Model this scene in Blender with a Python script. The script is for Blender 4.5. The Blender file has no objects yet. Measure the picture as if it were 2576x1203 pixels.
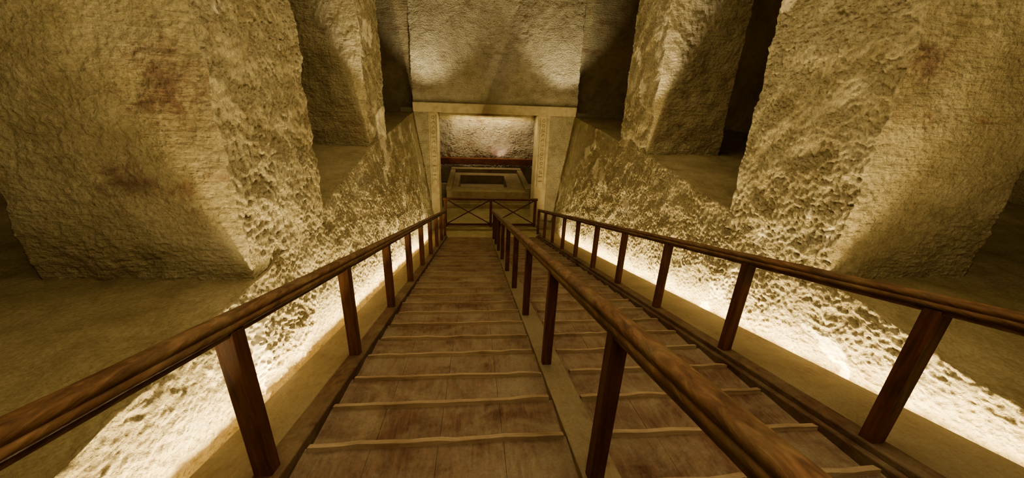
import bpy, math, random
from mathutils import Vector, Matrix, noise
random.seed(3)
D=bpy.data; C=bpy.context
TA=0.281
def ramp(y): return -1.5-TA*min(y,12.5)
def lerp(a,b,t): return a+(b-a)*t
def interp(y,pts):
    if y<=pts[0][0]: return pts[0][1]
    for (a,va),(b,vb) in zip(pts,pts[1:]):
        if y<=b: return lerp(va,vb,(y-a)/(b-a))
    return pts[-1][1]
def floorz(y): return interp(y,[(0,-1.5),(3.5,-1.5),(7,-1.14),(14.3,-1.04)])
def floorzR(y): return interp(y,[(0,-1.5),(1.6,-1.62),(3,-1.5),(7,-1.14),(14.3,-1.04)])

# ---------------------------------------------------------------- materials
class N:
    def __init__(s,name):
        s.m=D.materials.new(name); s.m.use_nodes=True
        s.t=s.m.node_tree; s.t.nodes.clear()
        s.out=s.n('ShaderNodeOutputMaterial'); s.b=s.n('ShaderNodeBsdfPrincipled')
        s.l(s.b.outputs[0],s.out.inputs[0])
        s.tc=s.n('ShaderNodeTexCoord')
    def n(s,t,**k):
        x=s.t.nodes.new(t)
        for a,b in k.items(): setattr(x,a,b)
        return x
    def l(s,a,b): s.t.links.new(a,b)
    def map(s,sc,rot=(0,0,0)):
        m=s.n('ShaderNodeMapping'); m.inputs['Scale'].default_value=sc; m.inputs['Rotation'].default_value=rot
        s.l(s.tc.outputs['Object'],m.inputs[0]); return m.outputs[0]
    def noise(s,vec,scale,detail=6,rough=.6,dist=0):
        x=s.n('ShaderNodeTexNoise'); x.inputs['Scale'].default_value=scale
        x.inputs['Detail'].default_value=detail; x.inputs['Roughness'].default_value=rough
        x.inputs['Distortion'].default_value=dist; s.l(vec,x.inputs['Vector']); return x.outputs['Fac']
    def vor(s,vec,scale,feature='SMOOTH_F1'):
        x=s.n('ShaderNodeTexVoronoi',feature=feature); x.inputs['Scale'].default_value=scale
        s.l(vec,x.inputs['Vector']); return x.outputs['Distance']
    def math(s,op,a,b=None,c=None):
        x=s.n('ShaderNodeMath',operation=op)
        for i,v in enumerate((a,b,c)):
            if v is None: continue
            if isinstance(v,(int,float)): x.inputs[i].default_value=v
            else: s.l(v,x.inputs[i])
        return x.outputs[0]
    def ramp(s,f,stops):
        x=s.n('ShaderNodeValToRGB'); e=x.color_ramp.elements
        e[0].position,e[0].color=stops[0][0],(*stops[0][1],1)
        e[1].position,e[1].color=stops[-1][0],(*stops[-1][1],1)
        for p,c in stops[1:-1]:
            q=e.new(p); q.color=(*c,1)
        s.l(f,x.inputs[0]); return x.outputs[0]
    def mix(s,f,a,b,mode='MIX'):
        x=s.n('ShaderNodeMix',data_type='RGBA',blend_type=mode)
        if isinstance(f,(int,float)): x.inputs[0].default_value=f
        else: s.l(f,x.inputs[0])
        for i,v in ((6,a),(7,b)):
            if isinstance(v,tuple): x.inputs[i].default_value=(*v,1)
            else: s.l(v,x.inputs[i])
        return x.outputs[2]
    def bump(s,h,dist,strength=1):
        x=s.n('ShaderNodeBump'); x.inputs['Distance'].default_value=dist; x.inputs['Strength'].default_value=strength
        s.l(h,x.inputs['Height']); s.l(x.outputs[0],s.b.inputs['Normal'])

def rock(name,c1,c2,c3,dist,pock=.5,fine=.5,stri=.4,red=0.0,patch=0.0,stains=()):
    k=N(name); v=k.map((1,1,1)); vw=k.map((1,1,1.35))
    wn=k.n('ShaderNodeTexNoise'); wn.inputs['Scale'].default_value=9; wn.inputs['Detail'].default_value=3
    k.l(vw,wn.inputs['Vector'])
    va=k.n('ShaderNodeVectorMath',operation='MULTIPLY_ADD'); va.inputs[1].default_value=(.07,.07,.07)
    k.l(wn.outputs['Color'],va.inputs[0]); k.l(vw,va.inputs[2]); wv=va.outputs[0]
    big=k.noise(v,1.3,5,.6); med=k.noise(v,5,8,.65,.3); fin=k.noise(v,50,6,.7)
    pk=k.vor(wv,26); pk2=k.noise(v,30,5,.6)
    st=k.noise(k.map((1.2,1.2,11),(.06,.05,0)),2.2,6,.6,.4)
    h=k.math('MULTIPLY',pk,pock); h=k.math('MULTIPLY_ADD',pk2,pock*1.6,h)
    h=k.math('MULTIPLY_ADD',fin,fine,h); h=k.math('MULTIPLY_ADD',med,.6,h); h=k.math('MULTIPLY_ADD',st,stri,h)
    col=k.ramp(big,[(.32,c1),(.52,c2),(.72,c3)])
    dk=k.ramp(med,[(.3,(.6,.56,.5)),(.55,(1,1,1))])
    col=k.mix(.6,col,dk,'MULTIPLY')
    sp=k.ramp(fin,[(.35,(.72,.67,.6)),(.6,(1.05,1.04,1.0))]); col=k.mix(.8,col,sp,'MULTIPLY')
    if patch>0: # remains of smooth plaster
        pn=k.noise(k.map((.8,.8,.8)),1.0,7,.55,.2)
        mk=k.ramp(pn,[(.66-patch*.1,(0,0,0)),(.675-patch*.1,(1,1,1))])
        inv=k.math('SUBTRACT',1.0,mk)
        h=k.math('MULTIPLY',h,k.math('MULTIPLY_ADD',inv,.94,.06)); h=k.math('MULTIPLY_ADD',mk,1.9,h)
        col=k.mix(k.math('MULTIPLY',mk,.8),col,(.6,.54,.4))
    if red>0:
        r=k.noise(k.map((1,1,2.2)),1.1,7,.7); r=k.ramp(r,[(.60-red*.08,(0,0,0)),(.70-red*.06,(1,1,1))])
        r=k.math('MULTIPLY',r,.6)
        col=k.mix(r,col,(.28,.13,.085))
    for (px,py,pz,rad) in stains: # faint traces of old red paint
        d=k.n('ShaderNodeVectorMath',operation='DISTANCE'); k.l(v,d.inputs[0]); d.inputs[1].default_value=(px,py,pz)
        fall=k.math('SUBTRACT',1.0,k.math('DIVIDE',d.outputs['Value'],rad))
        nn=k.noise(v,6,8,.75,.5)
        q=k.math('MULTIPLY_ADD',fall,.35,nn)
        mm=k.ramp(q,[(.62,(0,0,0)),(.8,(.65,)*3)])
        mm=k.math('MULTIPLY',mm,k.ramp(fall,[(0,(0,0,0)),(.3,(1,1,1))]))
        col=k.mix(mm,col,(.15,.06,.05))
    k.l(col,k.b.inputs['Base Color']); k.b.inputs['Roughness'].default_value=.92
    k.b.inputs['Specular IOR Level'].default_value=.15
    k.bump(h,dist); return k.m
M_rough=rock('limestone_rough',(.47,.4,.255),(.58,.51,.345),(.66,.59,.415),.046,.9,.6,.15,patch=.45)
M_smooth=rock('limestone_hewn',(.44,.37,.235),(.56,.485,.32),(.64,.565,.39),.048,.6,.55,1.2,red=.2,stains=((-2.0,2.85,-.1,.5),(-2.4,2.85,-.75,.3),(3.3,2.8,.25,.3)))
M_far=rock('limestone_far_wall',(.47,.41,.29),(.59,.535,.39),(.66,.605,.46),.055,.8,.5,.8)
M_inner=rock('limestone_inner',(.55,.46,.33),(.67,.59,.44),(.74,.67,.53),.05,.5,.4,.9,red=.8)
M_floor=rock('dusty_floor',(.24,.195,.11),(.3,.25,.15),(.36,.3,.19),.02,.2,.4,.0)
M_stone=rock('sarcophagus_stone',(.24,.19,.12),(.29,.235,.15),(.34,.28,.185),.012,.2,.4,.1)
M_plaster=rock('smooth_plaster',(.43,.37,.245),(.5,.435,.3),(.54,.475,.335),.008,.06,.3,.2)
M_glyph=rock('carved_relief',(.2,.16,.09),(.25,.21,.12),(.28,.23,.14),.004,.1,.3,.1)

def wood(name,c1,c2,c3,rough,axis,dust=0,bump=.004,dc=(.25,.19,.105)):
    k=N(name); sc=[14,14,14]; sc[axis]=1.1
    v=k.map(tuple(sc)); o=k.map((1,1,1))
    g=k.noise(v,2.2,8,.65,.8); b=k.noise(o,3.5,6,.65); f=k.noise(o,60,5,.7)
    col=k.ramp(g,[(.3,c1),(.52,c2),(.75,c3)])
    col=k.mix(.6,col,k.ramp(b,[(.35,(.5,.45,.42)),(.6,(1,1,1))]),'MULTIPLY')
    if dust>0:
        dn=k.noise(o,2.3,9,.72,.5); dn=k.ramp(dn,[(.62-dust*.3,(0,0,0)),(.86-dust*.3,(1,1,1))])
        dn=k.math('MULTIPLY',dn,.85*min(1,dust+.2)); fm=k.ramp(f,[(.3,(.7,)*3),(.6,(1,)*3)])
        col=k.mix(dn,col,k.mix(1.0,dc,fm,'MULTIPLY'))
    k.l(col,k.b.inputs['Base Color'])
    k.l(k.ramp(b,[(.3,(rough-.12,)*3),(.7,(rough+.15,)*3)]),k.b.inputs['Roughness'])
    k.b.inputs['Specular IOR Level'].default_value=.2
    h=k.math('MULTIPLY_ADD',f,.4,g); k.bump(h,bump); return k.m
M_post=wood('stained_post_wood',(.045,.018,.01),(.1,.04,.02),(.16,.07,.035),.62,2)
M_rail=wood('worn_handrail_wood',(.06,.032,.018),(.145,.078,.042),(.26,.155,.088),.68,1,dust=.45)
M_plank=wood('dusty_ramp_planks',(.1,.052,.035),(.17,.1,.066),(.24,.148,.1),.92,1,dust=.8,bump=.014,dc=(.29,.23,.155))
M_cleat=wood('dusty_cleats',(.2,.125,.08),(.29,.205,.13),(.37,.275,.18),.88,0,dust=.7,dc=(.37,.29,.19))
M_string=wood('stringer_wood',(.06,.03,.018),(.105,.06,.036),(.16,.095,.06),.85,1,dust=.6,dc=(.2,.155,.1))
M_dusty=wood('dusty_side_boards',(.17,.12,.075),(.23,.175,.11),(.29,.225,.145),.92,1,dust=.9,dc=(.26,.21,.135))
M_beam=wood('red_beam_wood',(.14,.05,.026),(.22,.09,.046),(.3,.14,.07),.6,0,dust=.2)

# ---------------------------------------------------------------- mesh helpers
def mk(name,verts,faces,mats,fm=None,smooth=False,parent=None,bevel=0):
    me=D.meshes.new(name); me.from_pydata([tuple(v) for v in verts],[],faces); me.update()
    for m in (mats if isinstance(mats,list) else [mats]): me.materials.append(m)
    if fm: me.polygons.foreach_set('material_index',fm)
    if smooth: me.polygons.foreach_set('use_smooth',[True]*len(me.polygons))
    o=D.objects.new(name,me); C.collection.objects.link(o)
    if parent: o.parent=parent
    if bevel:
        b=o.modifiers.new('bevel','BEVEL'); b.width=bevel; b.segments=2; b.limit_method='ANGLE'
    return o
def empty(name):
    o=D.objects.new(name,None); C.collection.objects.link(o); return o
class MB:
    def __init__(s): s.v=[];s.f=[];s.m=[]
    def hexa(s,p,mi=0):
        b=len(s.v); s.v+=p
        for q in ((0,3,2,1),(4,5,6,7),(0,1,5,4),(1,2,6,5),(2,3,7,6),(3,0,4,7)):
            s.f.append(tuple(b+i for i in q)); s.m.append(mi)
    def box(s,x0,x1,y0,y1,z0,z1,mi=0,zf=None):
        g=zf or (lambda y:0)
        s.hexa([(x0,y0,z0+g(y0)),(x1,y0,z0+g(y0)),(x1,y1,z0+g(y1)),(x0,y1,z0+g(y1)),
                (x0,y0,z1+g(y0)),(x1,y0,z1+g(y0)),(x1,y1,z1+g(y1)),(x0,y1,z1+g(y1))],mi)
    def bar(s,a,b,w,h,mi=0,up=Vector((0,0,1))):
        a=Vector(a);b=Vector(b);d=(b-a).normalized(); x=d.cross(up).normalized(); u=x.cross(d)
        x*=w/2;u*=h/2
        s.hexa([a-x-u,a+x-u,b+x-u,b-x-u,a-x+u,a+x+u,b+x+u,b-x+u],mi)
    def sweep(s,prof,a,b,n,mi=0,wob=0.004):
        a=Vector(a);b=Vector(b); d=(b-a).normalized(); x=Vector((1,0,0)); u=x.cross(d); k=len(prof); base=len(s.v)
        for i in range(n+1):
            c=a.lerp(b,i/n)
            for (px,pz) in prof:
                w=noise.noise(Vector((px*20,c.y*3,pz*20+a.x)))*wob
                s.v.append(tuple(c+x*(px*(1+w*8))+u*(pz+w)))
        for i in range(n):
            for j in range(k):
                s.f.append((base+i*k+j,base+i*k+(j+1)%k,base+(i+1)*k+(j+1)%k,base+(i+1)*k+j)); s.m.append(mi)
        s.f.append(tuple(base+j for j in range(k))[::-1]); s.m.append(mi)
        s.f.append(tuple(base+n*k+j for j in range(k))); s.m.append(mi)
    def obj(s,name,mats,**k): return mk(name,s.v,s.f,mats,s.m,**k)

def roughen(me,big=.05,med=.02,fine=.012,mask=None):
    me.update()
    ns=[v.normal.copy() for v in me.vertices]
    for v,n in zip(me.vertices,ns):
        p=v.co.copy(); d=noise.noise_vector(p*1.1)*big+noise.noise_vector(p*4.3)*med
        k=1.0 if mask is None else mask(p)
        if fine>0:
            q=p+noise.noise_vector(p*7)*.02
            amp=fine*k*(.6+.9*max(0,noise.noise(p*1.7+Vector((9,9,9)))+.35))
            r=noise.noise(q*10)*amp*.35+noise.noise(q*24)*amp*.8-abs(noise.noise(q*33))*amp*.6
            d=d+n*r
        v.co=p+d
    me.update()
def rock_box(name,x0,x1,y0,y1,z0,z1,res,mats,mfun=None,big=.05,med=.02,fine=.012,skip=(),parent=None):
    idx={};V=[];F=[];M=[]
    nx=max(1,round((x1-x0)/res));ny=max(1,round((y1-y0)/res));nz=max(1,round((z1-z0)/res))
    def vi(i,j,k):
        t=(i,j,k)
        if t not in idx:
            idx[t]=len(V); V.append((lerp(x0,x1,i/nx),lerp(y0,y1,j/ny),lerp(z0,z1,k/nz)))
        return idx[t]
    def quad(a,b,c,d,tag): F.append((a,b,c,d)); M.append(mfun(tag) if mfun else 0)
    for j in range(ny):
        for k in range(nz):
            if '-x' not in skip: quad(vi(0,j,k),vi(0,j,k+1),vi(0,j+1,k+1),vi(0,j+1,k),'-x')
            if '+x' not in skip: quad(vi(nx,j,k),vi(nx,j+1,k),vi(nx,j+1,k+1),vi(nx,j,k+1),'+x')
    for i in range(nx):
        for k in range(nz):
            if '-y' not in skip: quad(vi(i,0,k),vi(i+1,0,k),vi(i+1,0,k+1),vi(i,0,k+1),'-y')
            if '+y' not in skip: quad(vi(i,ny,k),vi(i,ny,k+1),vi(i+1,ny,k+1),vi(i+1,ny,k),'+y')
    for i in range(nx):
        for j in range(ny):
            if '-z' not in skip: quad(vi(i,j,0),vi(i,j+1,0),vi(i+1,j+1,0),vi(i+1,j,0),'-z')
            if '+z' not in skip: quad(vi(i,j,nz),vi(i+1,j,nz),vi(i+1,j+1,nz),vi(i,j+1,nz),'+z')
    o=mk(name,V,F,mats,M,smooth=True,parent=parent); roughen(o.data,big,med,fine); return o
def sheet(name,fn,nu,nv,mats,mfun=None,flip=False,big=.05,med=.02,fine=.012,parent=None,mask=None):
    V=[fn(i/nu,j/nv) for i in range(nu+1) for j in range(nv+1)];F=[];M=[]
    for i in range(nu):
        for j in range(nv):
            a=i*(nv+1)+j; q=(a,a+nv+1,a+nv+2,a+1); F.append(q[::-1] if flip else q); M.append(mfun((i+.5)/nu,(j+.5)/nv) if mfun else 0)
    o=mk(name,V,F,mats,M,smooth=True,parent=parent); roughen(o.data,big,med,fine,mask); return o

# ---------------------------------------------------------------- cut walls + hall floors
def topL(y): return interp(y,[(0,-1.60),(2.5,-1.68),(4.5,-1.77),(8,-1.87),(14.3,-2.15)])
def topR(y): return interp(y,[(0,3.08),(4.5,3.17),(8,3.24),(14.3,3.6)])
W=.5
def fnL(u,v):
    y=lerp(-1.5,14.32,u**1.15); zb=min(ramp(y)-.12,-1.56)
    if v<W:
        t=v/W; return (lerp(-1.53,topL(y),t),y,lerp(zb,floorz(y),t))
    t=(v-W)/(1-W); return (lerp(topL(y),-6.6,t**1.6),y,floorz(y))
def fnR(u,v):
    y=lerp(-1.5,14.32,u**1.15); zb=min(ramp(y)-.12,-1.6)
    if v<W:
        t=v/W; return (lerp(3.01,topR(y),t),y,lerp(zb,floorzR(y),t))
    t=(v-W)/(1-W); return (lerp(topR(y),8.0,t**1.6),y,floorzR(y))
mf=lambda u,v: 0 if v<W else 1
def wm(p):
    return .3 if (p.x<topL(p.y)-.03 or p.x>topR(p.y)+.03) else 1.0
sheet('wall_left',fnL,1150,360,[M_rough,M_floor],mf,flip=True,big=.02,fine=.02,mask=wm)
sheet('wall_right',fnR,1150,360,[M_rough,M_floor],mf,big=.02,fine=.02,mask=wm)

# pillars
def pil(x0,x1,y0,y1,zb,res=.02):
    return rock_box('stone_pillar',x0,x1,y0,y1,zb,3.7,res,[M_rough,M_smooth],lambda t:0 if t in('+x','-x') else 1,big=.025,med=.03,fine=.022,skip=('+z','-z','+y'))
pil(-3.25,-1.72,2.85,4.35,-1.56,.014); pil(3.13,4.57,2.80,4.30,-1.56,.014)
pil(-3.35,-1.88,7.2,8.65,-1.2,.022); pil(3.24,4.66,7.1,8.6,-1.2,.022)
# outer walls, ceiling
sheet('wall_aisle_left',lambda u,v:(-6.5,lerp(-1.5,15.1,u),lerp(-1.7,3.7,v)),160,60,[M_smooth])
sheet('wall_aisle_right',lambda u,v:(7.9,lerp(-1.5,15.1,u),lerp(-1.7,3.7,v)),160,60,[M_smooth],flip=True)
sheet('wall_aisle_end',lambda u,v:(lerp(-6.6,8,u),14.95,lerp(-1.3,3.7,v)) ,200,70,[M_smooth])
sheet('wall_back',lambda u,v:(lerp(-6.6,8,u),-1.5,lerp(-1.9,3.7,v)),60,30,[M_smooth],flip=True)
sheet('ceiling',lambda u,v:(lerp(-6.6,8,u),lerp(-1.6,15.1,v),3.6),100,100,[M_smooth],flip=True)

# far wall with doorway
Y=14.3
rock_box('wall_far',-2.15,3.63,Y,15.0,-.78,3.7,.03,[M_far],big=.03,med=.03,fine=.03,skip=('+z','+y'))
rock_box('wall_far_side',-2.6,-1.62,Y,15.0,-5.2,-.9,.04,[M_far],big=.02,med=.02,fine=.014)
rock_box('wall_far_side',2.68,4.0,Y,15.0,-5.2,-.9,.04,[M_far],big=.02,med=.02,fine=.014)
df=empty('door_1')
m=MB(); m.box(-2.15,3.62,Y-.1,15.1,-1.02,-.70); m.obj('lintel',M_plaster,parent=df,bevel=.02)
m=MB(); m.box(-1.64,-1.33,Y-.04,15.1,-5.05,-1.02); m.box(2.25,2.70,Y-.04,15.1,-5.05,-1.02); m.obj('jambs',M_plaster,parent=df,bevel=.015)
m=MB()
for xc,w in ((-1.48,.16),(2.46,.2)):
    yy=Y-.045
    m.box(xc-w/2-.03,xc-w/2-.018,yy-.006,yy+.01,-3.6,-1.1); m.box(xc+w/2+.018,xc+w/2+.03,yy-.006,yy+.01,-3.6,-1.1)
    z=-1.2
    while z>-3.5:
        k=random.choice('abcde')
        if k=='a': m.box(xc-w*.4,xc+w*.4,yy-.006,yy+.01,z-.015,z+.015)
        if k=='b':
            for i in range(8):
                a=i*math.pi/4;b=(i+1)*math.pi/4
                m.bar((xc+.05*math.cos(a),yy,z+.05*math.sin(a)),(xc+.05*math.cos(b),yy,z+.05*math.sin(b)),.012,.014)
        if k=='c':
            for i in range(4): m.bar((xc-w*.4+i*w*.2,yy,z+(.02 if i%2 else -.02)),(xc-w*.2+i*w*.2,yy,z+(-.02 if i%2 else .02)),.012,.014)
        if k=='d': m.box(xc-.05,xc-.03,yy-.006,yy+.01,z-.06,z+.06); m.box(xc+.0,xc+.06,yy-.006,yy+.01,z-.05,z-.03); m.box(xc+.02,xc+.035,yy-.006,yy+.01,z-.03,z+.06)
        if k=='e': m.bar((xc-.06,yy,z-.04),(xc+.02,yy,z+.05),.014,.014); m.bar((xc+.02,yy,z+.05),(xc+.06,yy,z-.04),.014,.014)
        z-=.17
m.obj('carved_signs',M_glyph,parent=df)

# lower chamber
sheet('wall_chamber_left',lambda u,v:(-2.2,lerp(15,20.6,u),lerp(-5.2,-.7,v)),90,70,[M_inner])
sheet('wall_chamber_right',lambda u,v:(3.7,lerp(15,20.6,u),lerp(-5.2,-.7,v)),90,70,[M_inner],flip=True)
sheet('wall_chamber_end',lambda u,v:(lerp(-2.3,3.8,u),20.5,lerp(-5.2,-.7,v)),200,150,[M_inner],fine=.05)
sheet('ceiling_chamber',lambda u,v:(lerp(-2.3,3.8,u),lerp(15,20.6,v),-.8),60,60,[M_smooth],flip=True)
sheet('floor',lambda u,v:(lerp(-2.3,3.8,u),lerp(12.45,20.6,v),-5.01),120,160,[M_floor],big=.0,med=.006,fine=.006)
m=MB(); m.box(-2.15,3.65,20.1,20.36,-3.98,-3.66); m.obj('wooden_beam',M_beam,bevel=.02)
m=MB()
sx0,sx1,sy0,sy1,zt=-1.2,2.35,15.9,19.9,-4.28
cx0,cx1,cy0,cy1=-.72,1.42,16.65,18.95
m.box(sx0,sx1,sy0,cy0,-5.02,zt); m.box(sx0,sx1,cy1,sy1,-5.02,zt); m.box(sx0,cx0,cy0,cy1,-5.02,zt); m.box(cx1,sx1,cy0,cy1,-5.02,zt)
m.box(cx0,cx1,cy0,cy1,-5.02,-4.7); m.box(sx0-.06,sx1+.06,sy0-.08,sy1+.04,-5.02,-4.8)
m.box(sx0-.02,sx0+.22,sy0,sy1,zt,zt+.16); m.box(sx1-.22,sx1+.02,sy0,sy1,zt,zt+.16); m.box(sx0,sx1,sy1-.4,sy1,zt,zt+.2)
m.obj('sarcophagus',M_stone,bevel=.02)

# ---------------------------------------------------------------- stepped ramp
R=empty('wooden_ramp'); sl=lambda y:ramp(y)
P=.402; Y0=1.665-P*8
mp=MB(); m=MB(); y=Y0
while y<12.45:
    for (x0,x1) in ((-.97,.55),(.75,2.17)):
        nb=4
        for q in range(nb):
            xa=lerp(x0,x1,q/nb)+.0008; xb=lerp(x0,x1,(q+1)/nb)-.0008; e=random.uniform(-.002,.002)
            za=sl(y)-.045+e; zb=sl(y+P)+.004+e
            mp.hexa([(xa,y-.01,za-.05),(xb,y-.01,za-.05),(xb,y+P,zb-.05),(xa,y+P,zb-.05),(xa,y-.01,za),(xb,y-.01,za),(xb,y+P,zb),(xa,y+P,zb)])
    for (x0,x1) in ((-.93,.53),(.77,2.14)):
        j=random.uniform(-.02,.02); a=random.uniform(-.014,.014)
        n=16
        for q in range(n):
            xa=lerp(x0+j,x1+j,q/n); xb=lerp(x0+j,x1+j,(q+1)/n)
            def pr(x):
                w=noise.noise(Vector((x*4,y*7,0)))*.012; h=.034+noise.noise(Vector((x*7,y*9,3)))*.014
                yc=y+a*(x-x0)
                return [(x,yc-.03+w,sl(y-.03)-.01),(x,yc+.014+w,sl(y)-.06),(x,yc+.016+w,sl(y)+h-.01),(x,yc-.024+w,sl(y-.024)+h)]
            A=pr(xa);B=pr(xb)
            m.hexa([A[0],B[0],B[1],A[1],A[3],B[3],B[2],A[2]])
    y+=P
mp.obj('treads',M_plank,parent=R,bevel=.001); m.obj('nosing_strips',M_cleat,parent=R)
m=MB()
m.box(.55,.75,-1.4,12.5,-.06,.022,zf=sl)
m.obj('centre_board',M_dusty,parent=R,bevel=.006)
m=MB()
m.box(-1.09,-.955,-1.4,12.5,-.1,.06,zf=sl); m.box(2.155,2.20,-1.4,12.5,-.1,.05,zf=sl); m.box(2.2,2.33,-1.4,12.5,-.1,.09,zf=sl)
m.obj('stringers',M_string,parent=R,bevel=.008)
m=MB()
m.box(-1.40,-1.09,-1.4,12.5,-.14,.05,zf=sl); m.box(2.33,2.87,-1.4,12.5,-.14,.07,zf=sl)
m.box(-1.40,-1.09,12.5,14.2,-5.02,-4.96); m.box(2.33,2.87,12.5,14.2,-5.02,-4.96)
m.obj('side_ledges',M_dusty,parent=R,bevel=.008)

# ---------------------------------------------------------------- handrails
def prof(s):
    P=[(-.036,-.05),(.036,-.05),(.036,-.028),(.05,-.022),(.056,-.006),(.05,.008),(.043,.012),(.047,.022),(.05,.034),(.042,.047),(.022,.056),(0,.059)]
    P=P+[(-x,z) for x,z in P[::-1][1:-2]]
    return [(x*s,z*s) for x,z in P]
def handrail(x,h,y0,pitch,yend,s=1.0,pw=.085):
    H=empty('handrail')
    m=MB(); m.sweep(prof(s),(x,-1.3,ramp(-1.3)+h),(x,yend,ramp(-1.3)-TA*(yend+1.3)+h),150); m.obj('rail',M_rail,parent=H,smooth=True)
    e=H.children[0].modifiers.new('es','EDGE_SPLIT'); e.split_angle=math.radians(50)
    m=MB(); y=y0-pitch
    while y<yend:
        yo=random.uniform(-.008,.008)
        a,b=y-pw/2+yo,y+pw/2+yo; w=pw/2
        za,zb=ramp(a)-.03,ramp(b)-.03
        ta,tb=-1.5-TA*a+h-.025*s,-1.5-TA*b+h-.025*s
        m.hexa([(x-w,a,za),(x+w,a,za),(x+w,b,zb),(x-w,b,zb),(x-w,a,ta),(x+w,a,ta),(x+w,b,tb),(x-w,b,tb)])
        y+=pitch
    m.obj('posts',M_post,parent=H,bevel=.006)
handrail(-1.035,.925,1.45,1.39,12.9,s=.85)
handrail(.61,.935,1.32,1.31,12.9,s=.9,pw=.075)
handrail(2.26,.98,1.42,1.27,12.9,s=.85,pw=.08)

# barrier at the foot
G=empty('wooden_barrier'); m=MB(); yb=13.6
for x in (-1.08,.58,2.23): m.box(x-.045,x+.045,yb-.045,yb+.045,-5.01,-3.98)
m.box(-1.16,2.31,yb-.06,yb+.06,-3.99,-3.92)
m.box(-1.04,2.19,yb-.03,yb+.03,-4.98,-4.9)
for a,b in ((-1.035,.535),(.625,2.185)):
    m.bar((a,yb-.016,-4.9),(b,yb-.016,-3.99),.03,.06,up=Vector((0,1,0))); m.bar((a,yb+.018,-3.99),(b,yb+.018,-4.9),.03,.06,up=Vector((0,1,0)))
m.obj('frame',M_post,parent=G,bevel=.006)

# ---------------------------------------------------------------- lights
WARM=(1,.84,.47)
def area(name,loc,dirv,sx,sy,pw,col=WARM,axis=(0,1,0),spread=180):
    l=D.lights.new(name,'AREA'); l.shape='RECTANGLE'; l.size=sx; l.size_y=sy; l.energy=pw; l.color=col; l.spread=math.radians(spread)
    o=D.objects.new(name,l); C.collection.objects.link(o)
    y=Vector(axis).normalized(); z=-Vector(dirv); z=(z-y*z.dot(y)).normalized(); x=y.cross(z)
    M=Matrix((x,y,z)).transposed().to_4x4(); M.translation=Vector(loc); o.matrix_world=M; return o
def spot(name,loc,tgt,pw,ang,blend=.4,col=WARM,r=.03):
    l=D.lights.new(name,'SPOT'); l.energy=pw; l.spot_size=math.radians(ang); l.spot_blend=blend; l.color=col; l.shadow_soft_size=r
    o=D.objects.new(name,l); C.collection.objects.link(o); o.location=loc
    o.rotation_euler=(Vector(tgt)-Vector(loc)).to_track_quat('-Z','Y').to_euler(); return o
sd=Vector((0,1,-TA)).normalized()
def strip(x,side,pw,y0=.3,y1=12.4):
    yc=(y0+y1)/2; area('led_strip',(x,yc,ramp(yc)-.02),(side*.03,0,1),.03,(y1-y0)/sd.y,pw,col=(1,.8,.42),axis=sd)
strip(-1.425,-1,360); strip(2.9,1,420)
spot('uplight',(-1.44,.55,-1.545),(-2.4,2.85,.9),75,100,.9,WARM,.06)  # added flood, brightens the front face of the first left pillar
spot('uplight',(2.93,.55,-1.60),(3.7,2.85,.9),58,100,.9,WARM,.06)  # added flood for the first right pillar's front face
# uplights at the trench edge hugging the second pillars' corners
spot('uplight',(-1.60,6.6,-1.35),(-1.96,7.2,2.0),190,36,.6,(1,.9,.66),.03)
spot('uplight',(3.0,6.5,-1.35),(3.34,7.1,2.0),330,36,.6,(1,.9,.66),.03)
spot('uplight',(-1.85,12.8,-.95),(-1.5,14.3,2.0),330,75,.8,(1,.88,.62),.05)
spot('uplight',(3.3,12.8,-.95),(2.95,14.3,2.0),330,75,.8,(1,.88,.62),.05)
spot('uplight',(.75,12.2,-4.6),(.7,14.3,3.4),160,26,.9,(.9,.84,1.0),.05)
area('landing_fill',(.5,14.7,-1.05),(0,-.35,-1),.15,2.6,55,WARM,axis=(1,0,0))  # added fill under the lintel, lifts the dark landing and last steps
area('chamber_fill',(.7,19.6,-1.0),(0,1.0,-1),.3,3.5,90,(1,.84,.54),axis=(1,0,0))  # added ambient fill for the lower chamber, no actual fixture
spot('uplight',(1.3,20.0,-3.6),(1.3,20.5,-2.9),14,130,.8,(1,.78,.72))
area('hall_fill',(.6,5.0,3.3),(0,0,-1),2.5,6,165,(1,.82,.49))  # added soft overhead fill for the hall, not a real fixture
area('hall_fill',(.6,-.8,2.8),(0,.5,-1),1.2,3,135,(1,.82,.49),axis=(1,0,0))  # second added fill, behind the camera, brightens the near treads and rails
w=D.worlds.new('world'); C.scene.world=w; w.use_nodes=True
w.node_tree.nodes['Background'].inputs[0].default_value=(.9,.65,.35,1); w.node_tree.nodes['Background'].inputs[1].default_value=.02

# ---------------------------------------------------------------- camera
psi,p,r=math.radians(5.93),math.radians(22),.041
F=Vector((math.sin(psi)*math.cos(p),math.cos(psi)*math.cos(p),-math.sin(p)))
Rr=Vector((math.cos(psi),-math.sin(psi),0)); U=Rr.cross(F)
cx=(Rr+U*r).normalized(); cy=(U-Rr*r).normalized()
cam=D.cameras.new('camera'); co=D.objects.new('camera',cam); C.collection.objects.link(co)
co.matrix_world=Matrix((cx,cy,-F)).transposed().to_4x4()
cam.sensor_width=36; cam.lens=36*967/2576; cam.clip_start=.02
C.scene.camera=co
C.scene.view_settings.look='AgX - Medium High Contrast'
